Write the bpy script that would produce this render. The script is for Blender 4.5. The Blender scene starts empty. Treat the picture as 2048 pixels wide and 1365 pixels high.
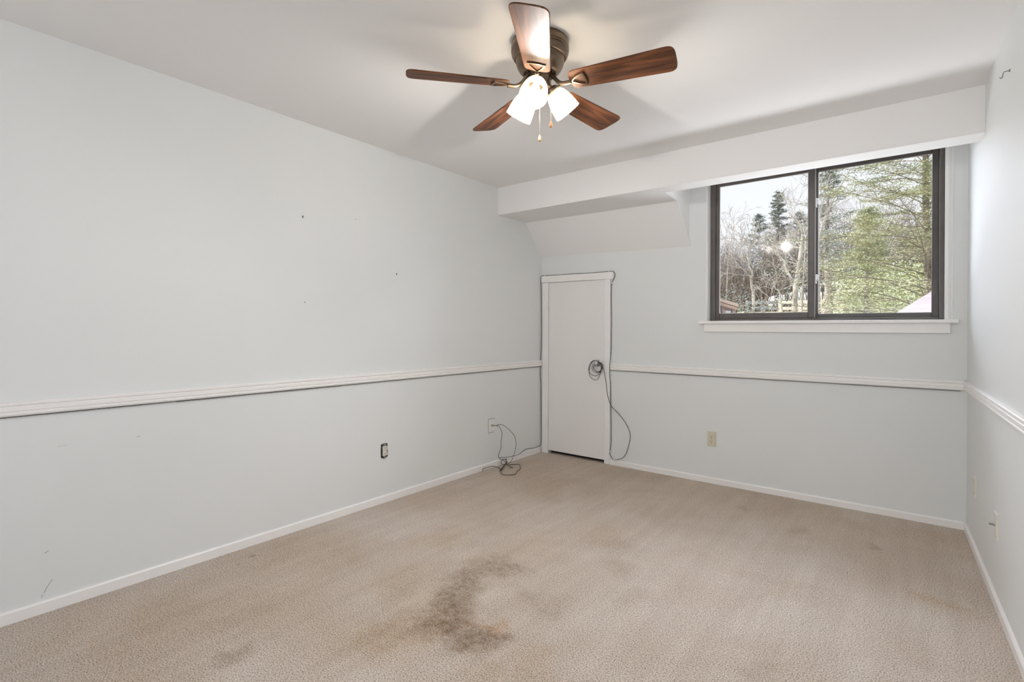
import bpy, math, random
from mathutils import Vector, Matrix, noise

S = bpy.context.scene
COL = S.collection
PI = math.pi

# ------------------------------------------------------------------ camera
IMG_W, IMG_H = 2048, 1365
FPX, YAW, SHIFT, PITCH, ROLL, EYE = 1028.9, 0.66501, -22.01, -0.00227, 0.003706, 1.2042
cam_data = bpy.data.cameras.new('camera')
cam = bpy.data.objects.new('camera', cam_data)
COL.objects.link(cam)
cam_data.sensor_fit = 'HORIZONTAL'
cam_data.sensor_width = 36.0
cam_data.lens = FPX * 36.0 / IMG_W
cam_data.shift_y = SHIFT / IMG_W
cam_data.clip_start = 0.02
cam_data.clip_end = 500
CAM_M = Matrix.Rotation(YAW, 4, 'Z') @ Matrix.Rotation(PI / 2 + PITCH, 4, 'X') @ Matrix.Rotation(ROLL, 4, 'Z')
cam.matrix_world = Matrix.Translation((0, 0, EYE)) @ CAM_M
S.camera = cam

# ------------------------------------------------------------------ light and exposure
S.view_settings.view_transform = 'Standard'
S.view_settings.look = 'None'
S.view_settings.gamma = 1.0
S.view_settings.use_curve_mapping = False
S.view_settings.exposure = 0.33
S.cycles.max_bounces = 14
S.cycles.diffuse_bounces = 8
S.cycles.transparent_max_bounces = 16
S.cycles.sample_clamp_indirect = 6.0
S.cycles.use_denoising = True

world = bpy.data.worlds.new('sky')
S.world = world
world.use_nodes = True
wn = world.node_tree
wn.nodes.clear()
w_out = wn.nodes.new('ShaderNodeOutputWorld')
w_bg = wn.nodes.new('ShaderNodeBackground')
w_tc = wn.nodes.new('ShaderNodeTexCoord')
w_sep = wn.nodes.new('ShaderNodeSeparateXYZ')
w_ramp = wn.nodes.new('ShaderNodeValToRGB')
w_ramp.color_ramp.elements[0].position = 0.12
w_ramp.color_ramp.elements[0].color = (0.90, 0.90, 0.96, 1)
w_ramp.color_ramp.elements[1].position = 0.9
w_ramp.color_ramp.elements[1].color = (0.70, 0.80, 1.0, 1)
wn.links.new(w_tc.outputs['Generated'], w_sep.inputs[0])
wn.links.new(w_sep.outputs['Z'], w_ramp.inputs[0])
wn.links.new(w_ramp.outputs[0], w_bg.inputs['Color'])
w_bg.inputs['Strength'].default_value = 0.92
wn.links.new(w_bg.outputs[0], w_out.inputs[0])


def lamp(name, kind, loc, energy, color=(1, 1, 1), rot=None, **kw):
    d = bpy.data.lights.new(name, kind)
    d.energy = energy
    d.color = color
    for k, v in kw.items():
        setattr(d, k, v)
    o = bpy.data.objects.new(name, d)
    COL.objects.link(o)
    o.location = loc
    if rot:
        o.rotation_euler = rot
    return o


sun = lamp('sun', 'SUN', (0, -10, 20), 4.2, (1.0, 0.94, 0.85), angle=0.009)
sun.rotation_euler = Vector((0.50, 0.72, -0.55)).to_track_quat('-Z', 'Y').to_euler()
# broad soft light of the open sky beyond the window
sky_fill = lamp('skylight', 'SUN', (0, 20, 12), 13.5, (0.89, 0.95, 1.07), angle=math.radians(155))
sky_fill.rotation_euler = Vector((0.06, -0.93, -0.38)).to_track_quat('-Z', 'Y').to_euler()
# added upward fill lamp, unseen below the sill, brightens the beam underside
lamp('under_window_fill', 'AREA', (-0.8, 5.0, 0.80), 62, (0.97, 0.98, 1.0),
     rot=Vector((0, -0.45, 0.9)).to_track_quat('-Z', 'Y').to_euler(), shape='RECTANGLE', size=2.8, size_y=0.6)
# added fill lamp in front of the solid wall behind the camera
lamp('rear_fill', 'AREA', (-0.55, -1.65, 1.15), 27, (0.90, 0.96, 1.06),
     rot=(PI / 2 + 0.30, 0, 0), shape='RECTANGLE', size=1.6, size_y=1.7)

# ------------------------------------------------------------------ helpers
def cam_ray(px, py):
    dx, dy = px - IMG_W / 2, py - IMG_H / 2 - SHIFT
    v = CAM_M.to_3x3() @ Vector((dx / FPX, -dy / FPX, -1))
    return v


def hit(px, py, n, d):
    r = cam_ray(px, py)
    n = Vector(n)
    c = Vector((0, 0, EYE))
    return c + r * ((d - n.dot(c)) / n.dot(r))


XL, YB, XR, AB, AR = -2.8898, 4.1525, 0.2464, -0.006744, -0.03847
YR = YB + AB * (XR - XL)
H = 2.44


def on_back(px, py, off=0.0):
    return hit(px, py, (-AB, 1, 0), YB - AB * XL - off)


def on_left(px, py, off=0.0):
    return hit(px, py, (1, 0, 0), XL + off)


def on_z(px, py, z=0.0):
    return hit(px, py, (0, 0, 1), z)


def far(px, py, Y):
    return hit(px, py, (0, 1, 0), Y)


def mat(name, color=(0.8, 0.8, 0.8), rough=0.5, metal=0.0, spec=None, **kw):
    m = bpy.data.materials.new(name)
    m.use_nodes = True
    b = m.node_tree.nodes['Principled BSDF']
    b.inputs['Base Color'].default_value = (*color, 1)
    b.inputs['Roughness'].default_value = rough
    b.inputs['Metallic'].default_value = metal
    if spec is not None:
        b.inputs['Specular IOR Level'].default_value = spec
    return m


def nodes(m):
    nt = m.node_tree
    return nt, nt.nodes['Principled BSDF']


def N(nt, t, **kw):
    n = nt.nodes.new(t)
    for k, v in kw.items():
        if k in n.inputs.keys():
            n.inputs[k].default_value = v
        else:
            setattr(n, k, v)
    return n


def noise_mat(name, c1, c2, scale=5.0, rough=0.7, bump=0.0, bscale=None, stretch=(1, 1, 1), lo=0.35, hi=0.65,
              detail=4.0, metal=0.0, spec=None, bdist=0.01):
    m = mat(name, c1, rough, metal, spec)
    nt, b = nodes(m)
    tc = N(nt, 'ShaderNodeTexCoord')
    mp = N(nt, 'ShaderNodeMapping')
    mp.inputs['Scale'].default_value = stretch
    nt.links.new(tc.outputs['Object'], mp.inputs[0])
    nz = N(nt, 'ShaderNodeTexNoise', Scale=scale, Detail=detail)
    nt.links.new(mp.outputs[0], nz.inputs['Vector'])
    r = N(nt, 'ShaderNodeValToRGB')
    r.color_ramp.elements[0].position = lo
    r.color_ramp.elements[0].color = (*c1, 1)
    r.color_ramp.elements[1].position = hi
    r.color_ramp.elements[1].color = (*c2, 1)
    nt.links.new(nz.outputs['Fac'], r.inputs[0])
    nt.links.new(r.outputs[0], b.inputs['Base Color'])
    if bump:
        n2 = N(nt, 'ShaderNodeTexNoise', Scale=bscale or scale, Detail=3.0)
        nt.links.new(mp.outputs[0], n2.inputs['Vector'])
        bp = N(nt, 'ShaderNodeBump', Strength=bump, Distance=bdist)
        nt.links.new(n2.outputs['Fac'], bp.inputs['Height'])
        nt.links.new(bp.outputs[0], b.inputs['Normal'])
    return m


M = {}
M['wall'] = noise_mat('wall_paint', (0.735, 0.750, 0.745), (0.750, 0.765, 0.760), 1.3, 0.55, 0.05, 160, spec=0.35, bdist=0.002)
M['ceiling'] = noise_mat('ceiling_paint', (0.825, 0.815, 0.805), (0.84, 0.83, 0.82), 1.1, 0.8, 0.05, 120, spec=0.2, bdist=0.002)
M['trim'] = noise_mat('white_trim_paint', (0.845, 0.83, 0.815), (0.865, 0.85, 0.835), 6, 0.35, 0.08, 40, spec=0.5, bdist=0.002)
M['door'] = noise_mat('door_paint', (0.81, 0.79, 0.77), (0.825, 0.805, 0.785), 3, 0.4, 0.05, 30, bdist=0.002)
M['void'] = mat('dark_attic', (0.02, 0.018, 0.015), 0.9)
M['bronze_frame'] = noise_mat('bronze_aluminium', (0.080, 0.068, 0.062), (0.108, 0.095, 0.088), 8, 0.38, 0.0, spec=0.6)
M['bead'] = mat('glazing_bead', (0.45, 0.43, 0.42), 0.4)
M['steel'] = mat('brushed_steel', (0.55, 0.56, 0.57), 0.28, 1.0)
M['almond'] = mat('almond_plastic', (0.66, 0.61, 0.48), 0.4)
M['ivory'] = mat('ivory_plastic', (0.70, 0.68, 0.60), 0.4)
M['white_plate'] = mat('white_plate', (0.80, 0.80, 0.80), 0.35)
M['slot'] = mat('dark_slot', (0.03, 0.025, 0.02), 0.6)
M['brass'] = mat('dull_brass', (0.42, 0.33, 0.24), 0.4, 0.8)
M['cable'] = mat('dark_grey_cable', (0.060, 0.060, 0.055), 0.5)
M['black_cable'] = mat('black_cable', (0.025, 0.022, 0.020), 0.5)
M['clip'] = mat('white_clip', (0.82, 0.82, 0.82), 0.5)
M['grey_metal'] = mat('grey_nail', (0.22, 0.21, 0.20), 0.5, 0.5)
M['bronze'] = noise_mat('antique_bronze', (0.14, 0.10, 0.068), (0.21, 0.155, 0.11), 7, 0.33, 0.0, metal=0.85, stretch=(1, 1, 6))
M['chain'] = mat('bead_chain', (0.62, 0.58, 0.52), 0.35, 0.6)
M['pendant'] = noise_mat('pull_wood', (0.34, 0.16, 0.07), (0.50, 0.27, 0.13), 60, 0.35)


def wood_mat():
    m = mat('walnut_blade', (0.1, 0.04, 0.02), 0.55, spec=0.28)
    nt, b = nodes(m)
    tc = N(nt, 'ShaderNodeTexCoord')
    mp = N(nt, 'ShaderNodeMapping')
    mp.inputs['Scale'].default_value = (1.2, 16, 16)
    nt.links.new(tc.outputs['Object'], mp.inputs[0])
    nz = N(nt, 'ShaderNodeTexNoise', Scale=3.0, Detail=6.0, Distortion=0.8)
    nt.links.new(mp.outputs[0], nz.inputs['Vector'])
    n2 = N(nt, 'ShaderNodeTexNoise', Scale=1.3, Detail=3.0, Distortion=1.6)
    nt.links.new(mp.outputs[0], n2.inputs['Vector'])
    mx = N(nt, 'ShaderNodeMath', operation='MULTIPLY')
    nt.links.new(nz.outputs['Fac'], mx.inputs[0])
    nt.links.new(n2.outputs['Fac'], mx.inputs[1])
    r = N(nt, 'ShaderNodeValToRGB')
    r.color_ramp.elements[0].position = 0.16
    r.color_ramp.elements[0].color = (0.050, 0.020, 0.011, 1)
    r.color_ramp.elements[1].position = 0.36
    r.color_ramp.elements[1].color = (0.200, 0.072, 0.026, 1)
    nt.links.new(mx.outputs[0], r.inputs[0])
    nt.links.new(r.outputs[0], b.inputs['Base Color'])
    return m


M['wood'] = wood_mat()


def glass_mat():
    m = bpy.data.materials.new('window_glass')
    m.use_nodes = True
    nt = m.node_tree
    nt.nodes.clear()
    o = N(nt, 'ShaderNodeOutputMaterial')
    tr = N(nt, 'ShaderNodeBsdfTransparent')
    tr.inputs[0].default_value = (0.98, 0.985, 0.99, 1)
    gl = N(nt, 'ShaderNodeBsdfGlossy', Roughness=0.085)
    fr = N(nt, 'ShaderNodeFresnel', IOR=1.22)
    mx = N(nt, 'ShaderNodeMixShader')
    nt.links.new(fr.outputs[0], mx.inputs[0])
    nt.links.new(tr.outputs[0], mx.inputs[1])
    nt.links.new(gl.outputs[0], mx.inputs[2])
    nt.links.new(mx.outputs[0], o.inputs[0])
    return m


M['glass'] = glass_mat()


def shade_mat():
    m = bpy.data.materials.new('frosted_shade_glass')
    m.use_nodes = True
    nt = m.node_tree
    nt.nodes.clear()
    o = N(nt, 'ShaderNodeOutputMaterial')
    tl = N(nt, 'ShaderNodeBsdfTranslucent')
    tl.inputs[0].default_value = (0.75, 0.72, 0.66, 1)
    df = N(nt, 'ShaderNodeBsdfPrincipled', Roughness=0.25)
    df.inputs['Base Color'].default_value = (0.62, 0.60, 0.55, 1)
    m0 = N(nt, 'ShaderNodeMixShader', Fac=0.30)
    nt.links.new(tl.outputs[0], m0.inputs[1])
    nt.links.new(df.outputs[0], m0.inputs[2])
    ts = N(nt, 'ShaderNodeBsdfTransparent')
    ts.inputs[0].default_value = (1.0, 0.95, 0.86, 1)
    mx = N(nt, 'ShaderNodeMixShader', Fac=0.27)
    nt.links.new(m0.outputs[0], mx.inputs[1])
    nt.links.new(ts.outputs[0], mx.inputs[2])
    em = N(nt, 'ShaderNodeEmission', Strength=0.08)
    em.inputs[0].default_value = (1.0, 0.90, 0.72, 1)
    ad = N(nt, 'ShaderNodeAddShader')
    nt.links.new(mx.outputs[0], ad.inputs[0])
    nt.links.new(em.outputs[0], ad.inputs[1])
    nt.links.new(ad.outputs[0], o.inputs[0])
    return m


M['shade'] = shade_mat()
m = mat('lit_bulb', (1, 1, 1), 0.3)
nodes(m)[1].inputs['Emission Color'].default_value = (1.0, 0.86, 0.62, 1)
nodes(m)[1].inputs['Emission Strength'].default_value = 5.0
M['bulb'] = m


def carpet_mat():
    m = mat('beige_cut_pile_carpet', (0.4, 0.33, 0.27), 0.95, spec=0.1)
    nt, b = nodes(m)
    L = nt.links.new
    tc = N(nt, 'ShaderNodeTexCoord')
    P = tc.outputs['Object']
    # fibre speckle
    f1 = N(nt, 'ShaderNodeTexNoise', Scale=190.0, Detail=2.5, Roughness=0.75)
    L(P, f1.inputs['Vector'])
    r1 = N(nt, 'ShaderNodeValToRGB')
    e = r1.color_ramp.elements
    e[0].position, e[0].color = 0.34, (0.170, 0.130, 0.100, 1)
    e[1].position, e[1].color = 0.62, (0.80, 0.745, 0.685, 1)
    k = e.new(0.455)
    k.color = (0.52, 0.46, 0.405, 1)
    L(f1.outputs['Fac'], r1.inputs[0])
    # broad wear: warm and trampled areas against cleaner grey ones
    f2 = N(nt, 'ShaderNodeTexNoise', Scale=1.7, Detail=5.0, Roughness=0.6, Distortion=0.4)
    L(P, f2.inputs['Vector'])
    r2 = N(nt, 'ShaderNodeValToRGB')
    r2.color_ramp.elements[0].position = 0.36
    r2.color_ramp.elements[0].color = (0.86, 0.81, 0.76, 1)
    r2.color_ramp.elements[1].position = 0.92
    r2.color_ramp.elements[1].color = (1.08, 1.09, 1.11, 1)
    L(f2.outputs['Fac'], r2.inputs[0])
    mul = N(nt, 'ShaderNodeMix', data_type='RGBA', blend_type='MULTIPLY')
    mul.inputs['Factor'].default_value = 1.0
    L(r1.outputs[0], mul.inputs['A'])
    L(r2.outputs[0], mul.inputs['B'])
    cur = mul.outputs['Result']
    # vacuum strokes
    mp = N(nt, 'ShaderNodeMapping')
    mp.inputs['Rotation'].default_value = (0, 0, math.radians(-24))
    mp.inputs['Scale'].default_value = (9.0, 0.55, 1)
    L(P, mp.inputs[0])
    f3 = N(nt, 'ShaderNodeTexNoise', Scale=1.6, Detail=2.0)
    L(mp.outputs[0], f3.inputs['Vector'])
    r3 = N(nt, 'ShaderNodeValToRGB')
    r3.color_ramp.elements[0].position = 0.42
    r3.color_ramp.elements[0].color = (0.965, 0.96, 0.955, 1)
    r3.color_ramp.elements[1].position = 0.58
    r3.color_ramp.elements[1].color = (1.02, 1.02, 1.02, 1)
    L(f3.outputs['Fac'], r3.inputs[0])
    mul2 = N(nt, 'ShaderNodeMix', data_type='RGBA', blend_type='MULTIPLY')
    mul2.inputs['Factor'].default_value = 1.0
    L(cur, mul2.inputs['A'])
    L(r3.outputs[0], mul2.inputs['B'])
    cur = mul2.outputs['Result']
    # distorted coordinates for the stains and broad tones
    f4 = N(nt, 'ShaderNodeTexNoise', Scale=6.0, Detail=4.0, Roughness=0.65)
    L(P, f4.inputs['Vector'])
    sb = N(nt, 'ShaderNodeVectorMath', operation='SUBTRACT')
    L(f4.outputs['Color'], sb.inputs[0])
    sb.inputs[1].default_value = (0.5, 0.5, 0.5)
    sc = N(nt, 'ShaderNodeVectorMath', operation='SCALE')
    L(sb.outputs[0], sc.inputs[0])
    sc.inputs['Scale'].default_value = 0.30
    ad = N(nt, 'ShaderNodeVectorMath', operation='ADD')
    L(P, ad.inputs[0])
    L(sc.outputs[0], ad.inputs[1])
    PD = ad.outputs[0]
    f6 = N(nt, 'ShaderNodeTexNoise', Scale=34.0, Detail=4.0, Roughness=0.7)
    L(P, f6.inputs['Vector'])
    patchy = N(nt, 'ShaderNodeMapRange')
    patchy.inputs['From Min'].default_value = 0.30
    patchy.inputs['From Max'].default_value = 0.70
    patchy.inputs['To Min'].default_value = 0.30
    patchy.inputs['To Max'].default_value = 1.45
    L(f6.outputs['Fac'], patchy.inputs['Value'])
    dark = (0.55, 0.47, 0.395)
    brown = (0.81, 0.69, 0.53)
    orange = (0.95, 0.68, 0.46)
    pale_tint = (1.22, 1.25, 1.30)
    stains_and_tones = [  # x, y, radius, strength, tint
        (-1.69, 2.02, 0.13, 0.60, dark), (-1.58, 2.00, 0.10, 0.40, dark), (-1.70, 1.86, 0.11, 0.62, dark), (-1.68, 1.73, 0.13, 0.60, dark), (-1.61, 1.65, 0.12, 0.55, dark),
        (-1.55, 1.56, 0.13, 0.68, dark), (-1.51, 1.44, 0.11, 0.55, dark), (-1.42, 1.47, 0.12, 0.60, dark), (-1.31, 1.52, 0.09, 0.75, dark),
        (-1.32, 1.59, 0.055, 0.85, orange), (-1.43, 1.53, 0.045, 0.5, orange), (-1.09, 1.50, 0.10, 0.50, brown), (-1.33, 1.44, 0.10, 0.55, dark),
        (-1.16, 1.34, 0.09, 0.40, brown), (-1.42, 1.84, 0.09, 0.35, dark), (-1.24, 1.85, 0.13, 0.35, dark), (-1.15, 2.40, 0.12, 0.30, dark),
        (-2.13, 2.06, 0.17, 0.48, brown), (-1.58, 1.29, 0.18, 0.50, brown), (-1.72, 1.15, 0.22, 0.35, brown), (-1.90, 1.60, 0.22, 0.40, brown), (-1.62, 1.45, 0.20, 0.40, brown), (-1.66, 2.30, 0.22, 0.28, brown),
        (-1.88, 2.03, 0.09, 0.60, pale_tint), (-1.80, 1.66, 0.07, 0.25, pale_tint), (-1.47, 1.79, 0.09, 0.60, pale_tint), (-1.73, 1.52, 0.10, 0.60, pale_tint),
        (-1.41, 1.60, 0.06, 0.50, pale_tint), (-2.40, 1.90, 0.10, 0.35, pale_tint), (-0.80, 2.70, 0.70, 0.30, pale_tint), (-0.30, 2.40, 0.70, 0.30, pale_tint),  # last two: broad paler tones right of centre
        (-1.45, 2.72, 0.22, 0.26, brown), (-1.30, 2.60, 0.16, 0.24, dark), (-0.98, 2.14, 0.12, 0.25, dark),
        (-2.35, 3.62, 0.75, 0.34, brown), (-1.40, 3.80, 0.60, 0.34, brown), (-0.50, 3.85, 0.55, 0.32, brown), (0.15, 3.85, 0.32, 0.34, brown),  # broad browner tones along the back wall
        (-0.54, 3.51, 0.07, 0.35, dark), (-0.17, 3.45, 0.05, 0.45, dark), (-0.89, 3.70, 0.06, 0.30, dark),
        (0.12, 2.94, 0.09, 0.50, brown), (0.02, 2.98, 0.07, 0.42, brown), (-2.30, 1.10, 0.45, 0.34, brown),
        (-2.56, 0.64, 0.35, 0.36, brown), (-1.98, 0.85, 0.07, 0.5, dark), (-2.62, 1.55, 0.35, 0.36, brown),
        (-2.60, 2.60, 0.35, 0.24, brown), (-0.42, 1.95, 0.08, 0.28, dark), (-2.05, 0.55, 0.3, 0.34, brown),
        (-0.95, 1.20, 0.14, 0.30, brown), (-2.74, 1.28, 0.03, 0.7, dark), (-2.70, 1.20, 0.025, 0.7, dark),
    ]
    for (x, y, rad, st, tint) in stains_and_tones:
        d = N(nt, 'ShaderNodeVectorMath', operation='DISTANCE')
        L(PD, d.inputs[0])
        d.inputs[1].default_value = (x, y, 0)
        mr = N(nt, 'ShaderNodeMapRange', interpolation_type='SMOOTHSTEP')
        mr.inputs['From Min'].default_value = rad * 1.35
        mr.inputs['From Max'].default_value = rad * 0.15
        mr.inputs['To Min'].default_value = 0.0
        mr.inputs['To Max'].default_value = st
        L(d.outputs['Value'], mr.inputs['Value'])
        pm = N(nt, 'ShaderNodeMath', operation='MULTIPLY')
        pm.use_clamp = True
        L(mr.outputs[0], pm.inputs[0])
        L(patchy.outputs[0], pm.inputs[1])
        mm = N(nt, 'ShaderNodeMix', data_type='RGBA', blend_type='MULTIPLY')
        L(pm.outputs[0], mm.inputs['Factor'])
        L(cur, mm.inputs['A'])
        mm.inputs['B'].default_value = (*tint, 1)
        cur = mm.outputs['Result']
    L(cur, b.inputs['Base Color'])
    f5 = N(nt, 'ShaderNodeTexNoise', Scale=140.0, Detail=2.0)
    L(P, f5.inputs['Vector'])
    bp = N(nt, 'ShaderNodeBump', Strength=0.7, Distance=0.007)
    L(f5.outputs['Fac'], bp.inputs['Height'])
    L(bp.outputs[0], b.inputs['Normal'])
    return m


M['carpet'] = carpet_mat()


class MB:
    """collects geometry for ONE mesh object"""

    def __init__(self):
        self.v, self.f, self.s = [], [], []

    def add(self, vs, fs, smooth=False):
        o = len(self.v)
        self.v += [tuple(p) for p in vs]
        self.f += [tuple(o + i for i in f) for f in fs]
        self.s += [smooth] * len(fs)
        return self

    def box(self, x0, x1, y0, y1, z0, z1):
        vs = [(x, y, z) for z in (z0, z1) for y in (y0, y1) for x in (x0, x1)]
        return self.add(vs, [(0, 2, 3, 1), (4, 5, 7, 6), (0, 1, 5, 4), (2, 6, 7, 3), (0, 4, 6, 2), (1, 3, 7, 5)])

    def prism(self, a, b):
        """two matching polygons a and b joined to a solid"""
        n = len(a)
        fs = [tuple(range(n))[::-1], tuple(range(n, 2 * n))]
        fs += [(i, (i + 1) % n, n + (i + 1) % n, n + i) for i in range(n)]
        return self.add(list(a) + list(b), fs)

    def tube(self, pts, r, n=8, cap=True):
        pts = [Vector(p) for p in pts]
        rs = r if isinstance(r, (list, tuple)) else [r] * len(pts)
        t0 = (pts[1] - pts[0]).normalized()
        up = Vector((0, 0, 1)) if abs(t0.z) < 0.9 else Vector((1, 0, 0))
        u = t0.cross(up).normalized()
        vs = []
        for i, p in enumerate(pts):
            t = (pts[min(i + 1, len(pts) - 1)] - pts[max(i - 1, 0)])
            if t.length < 1e-9:
                t = t0
            t.normalize()
            u = (u - t * u.dot(t))
            if u.length < 1e-6:
                u = t.orthogonal()
            u.normalize()
            w = t.cross(u)
            for k in range(n):
                a = 2 * PI * k / n
                vs.append(p + (u * math.cos(a) + w * math.sin(a)) * rs[i])
        fs = []
        for i in range(len(pts) - 1):
            for k in range(n):
                a, b_ = i * n + k, i * n + (k + 1) % n
                fs.append((a, b_, b_ + n, a + n))
        if cap:
            fs += [tuple(range(n))[::-1], tuple((len(pts) - 1) * n + k for k in range(n))]
        return self.add(vs, fs, True)

    def lathe(self, prof, n=48, mtx=None, cap0=False, cap1=False):
        vs = []
        for (r, z) in prof:
            for k in range(n):
                a = 2 * PI * k / n
                p = Vector((r * math.cos(a), r * math.sin(a), z))
                vs.append(mtx @ p if mtx else p)
        fs = []
        for i in range(len(prof) - 1):
            for k in range(n):
                a, b_ = i * n + k, i * n + (k + 1) % n
                fs.append((a, b_, b_ + n, a + n))
        if cap0:
            fs.append(tuple(range(n))[::-1])
        if cap1:
            fs.append(tuple((len(prof) - 1) * n + k for k in range(n)))
        return self.add(vs, fs, True)

    def build(self, name, material, parent=None, loc=(0, 0, 0), rot=(0, 0, 0), bevel=0.0, seg=2, sharp=False):
        me = bpy.data.meshes.new(name)
        me.from_pydata(self.v, [], self.f)
        me.polygons.foreach_set('use_smooth', [bool(x) for x in self.s])
        me.update()
        if sharp:
            me.set_sharp_from_angle(angle=math.radians(35))
        o = bpy.data.objects.new(name, me)
        me.materials.append(material)
        COL.objects.link(o)
        o.location = loc
        o.rotation_euler = rot
        if parent:
            o.parent = parent
        if bevel:
            md = o.modifiers.new('bevel', 'BEVEL')
            md.width = bevel
            md.segments = seg
            md.limit_method = 'ANGLE'
            md.angle_limit = math.radians(40)
        return o


def tag(o, label=None, cat=None, group=None, kind=None):
    if label:
        o['label'] = label
    if cat:
        o['category'] = cat
    if group:
        o['group'] = group
    if kind:
        o['kind'] = kind
    return o


def empty(name, loc=(0, 0, 0), rz=0.0):
    o = bpy.data.objects.new(name, None)
    o.empty_display_size = 0.1
    COL.objects.link(o)
    o.location = loc
    o.rotation_euler = (0, 0, rz)
    return o


def smooth_path(pts, k=6):
    pts = [Vector(p) for p in pts]
    out = []
    for i in range(len(pts) - 1):
        p0, p1, p2, p3 = pts[max(i - 1, 0)], pts[i], pts[i + 1], pts[min(i + 2, len(pts) - 1)]
        for j in range(k):
            t = j / k
            out.append(0.5 * ((2 * p1) + (p2 - p0) * t + (2 * p0 - 5 * p1 + 4 * p2 - p3) * t * t
                              + (-p0 + 3 * p1 - 3 * p2 + p3) * t ** 3))
    out.append(pts[-1])
    return out


# wall frames: local x runs to the right as seen from the room, local y goes into the wall, z up
BACK = ((XL, YB, 0), math.atan(AB))
LEFT = ((XL, 0, 0), PI / 2)
RIGHT = ((XR, YR, 0), math.atan2(-1, -AR))

# ------------------------------------------------------------------ the setting: room shell
REAR = -1.80
o = MB().add([(-3.2, REAR - .1, 0), (0.8, REAR - .1, 0), (0.8, 4.35, 0), (-3.2, 4.35, 0),
              (-3.2, REAR - .1, -.15), (0.8, REAR - .1, -.15), (0.8, 4.35, -.15), (-3.2, 4.35, -.15)],
             [(0, 1, 2, 3), (7, 6, 5, 4), (0, 4, 5, 1), (1, 5, 6, 2), (2, 6, 7, 3), (3, 7, 4, 0)]).build('floor', M['carpet'])
tag(o, kind='structure')

o = MB().box(REAR - 0.1, 4.35, 0, 0.14, -0.1, 2.6).build('wall_left', M['wall'], None, *[LEFT[0], (0, 0, LEFT[1])])
tag(o, kind='structure')
o = MB().box(-0.25, 6.1, 0, 0.14, -0.1, 2.6).build('wall_right', M['wall'], None, RIGHT[0], (0, 0, RIGHT[1]))
tag(o, kind='structure')
o = MB().box(-3.1, 0.9, REAR - .14, REAR, -0.1, 2.6).build('wall_rear', M['wall'])
tag(o, kind='structure')

# back wall with the window hole and the low attic door hole
W0, W1, WZ0, WZ1 = 1.588, 3.049, 1.262, 2.405
D0, D1, DZ1 = 0.089, 0.702, 1.652
mb = MB()
TH = 0.17
mb.box(-0.02, D0, 0, TH, -0.1, 2.6)
mb.box(D0, D1, 0, TH, DZ1, 2.6)
mb.box(D1, W0, 0, TH, -0.1, 2.6)
mb.box(W0, W1, 0, TH, -0.1, WZ0)
mb.box(W0, W1, 0, TH, WZ1, 2.6)
mb.box(W1, 3.25, 0, TH, -0.1, 2.6)
o = mb.build('wall_back', M['wall'], None, BACK[0], (0, 0, BACK[1]))
tag(o, kind='structure')

# ceiling with the dropped beam, the sloped panel behind it and the dormer
ceil = MB().box(-3.1, 0.9, REAR - .14, 4.35, H, H + 0.14).build('ceiling', M['ceiling'])
tag(ceil, kind='structure')
ZB = 2.2013


def ybf(x):
    return 3.4739 + 0.00777 * (x + 2.89)


def ybb(x):
    return 3.645 + 0.0113 * (x + 1.44)


xa, xb = -2.95, 0.36
MB().prism([(xa, ybf(xa), ZB), (xa, ybb(xa), ZB), (xa, ybb(xa), H + .01), (xa, ybf(xa), H + .01)],
           [(xb, ybf(xb), ZB), (xb, ybb(xb), ZB), (xb, ybb(xb), H + .01), (xb, ybf(xb), H + .01)]
           ).build('beam', M['ceiling'], ceil, bevel=0.003)
xc = -1.442
SL = [Vector(p) for p in ((xa, 3.882, ZB), (xa, 4.165, 1.8995), (xc - .014, 3.928, ZB), (xc + .022, 4.152, 1.857))]
gv_, gf_ = [], []
for i_ in range(13):
    for j_ in range(7):
        u_, v_ = i_ / 12, j_ / 6
        gv_.append((SL[0].lerp(SL[1], v_)).lerp(SL[2].lerp(SL[3], v_), u_))
for i_ in range(12):
    for j_ in range(6):
        a_ = i_ * 7 + j_
        gf_.append((a_, a_ + 1, a_ + 8, a_ + 7))
mb = MB().add(gv_, gf_, True)
# the solid behind the slope; its right face is the dormer cheek
A_ = [(xa, 3.60, ZB + .0005), SL[0], SL[1], (xa, 4.30, 1.8), (xa, 4.30, H + .01), (xa, 3.60, H + .01)]
B_ = [(xc + .004, 3.60, ZB + .0005), SL[2], SL[3], (xc + .022, 4.30, 1.77), (xc + .022, 4.30, H + .01), (xc + .004, 3.60, H + .01)]
mb.add(A_ + B_, [(5, 4, 3, 2, 1, 0), (6, 7, 8, 9, 10, 11), (0, 1, 7, 6), (2, 3, 9, 8), (3, 4, 10, 9), (4, 5, 11, 10), (5, 0, 6, 11)])
mb.build('sloped_ceiling', M['ceiling'], ceil)
MB().box(-1.5, 0.4, 3.60, 4.31, 2.415, H + .005).build('dormer_ceiling', M['ceiling'], ceil)

# ------------------------------------------------------------------ baseboards and chair rails
def board(name, frame, u0, u1, z1=0.050, t=0.012):
    prof = [(0, 0), (-t, 0), (-t, z1 - .006), (-t * .6, z1), (0, z1)]
    a = [(u0, y, z) for y, z in prof]
    b = [(u1, y, z) for y, z in prof]
    o = MB().prism(a, b).build(name, M['trim'], None, frame[0], (0, 0, frame[1]))
    tag(o, kind='structure')
    return o


board('baseboard_left', LEFT, REAR, 4.13)
board('baseboard_back', BACK, 0.757, 3.125, 0.045)
board('baseboard_right', RIGHT, 0.012, 5.9, 0.044)

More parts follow.
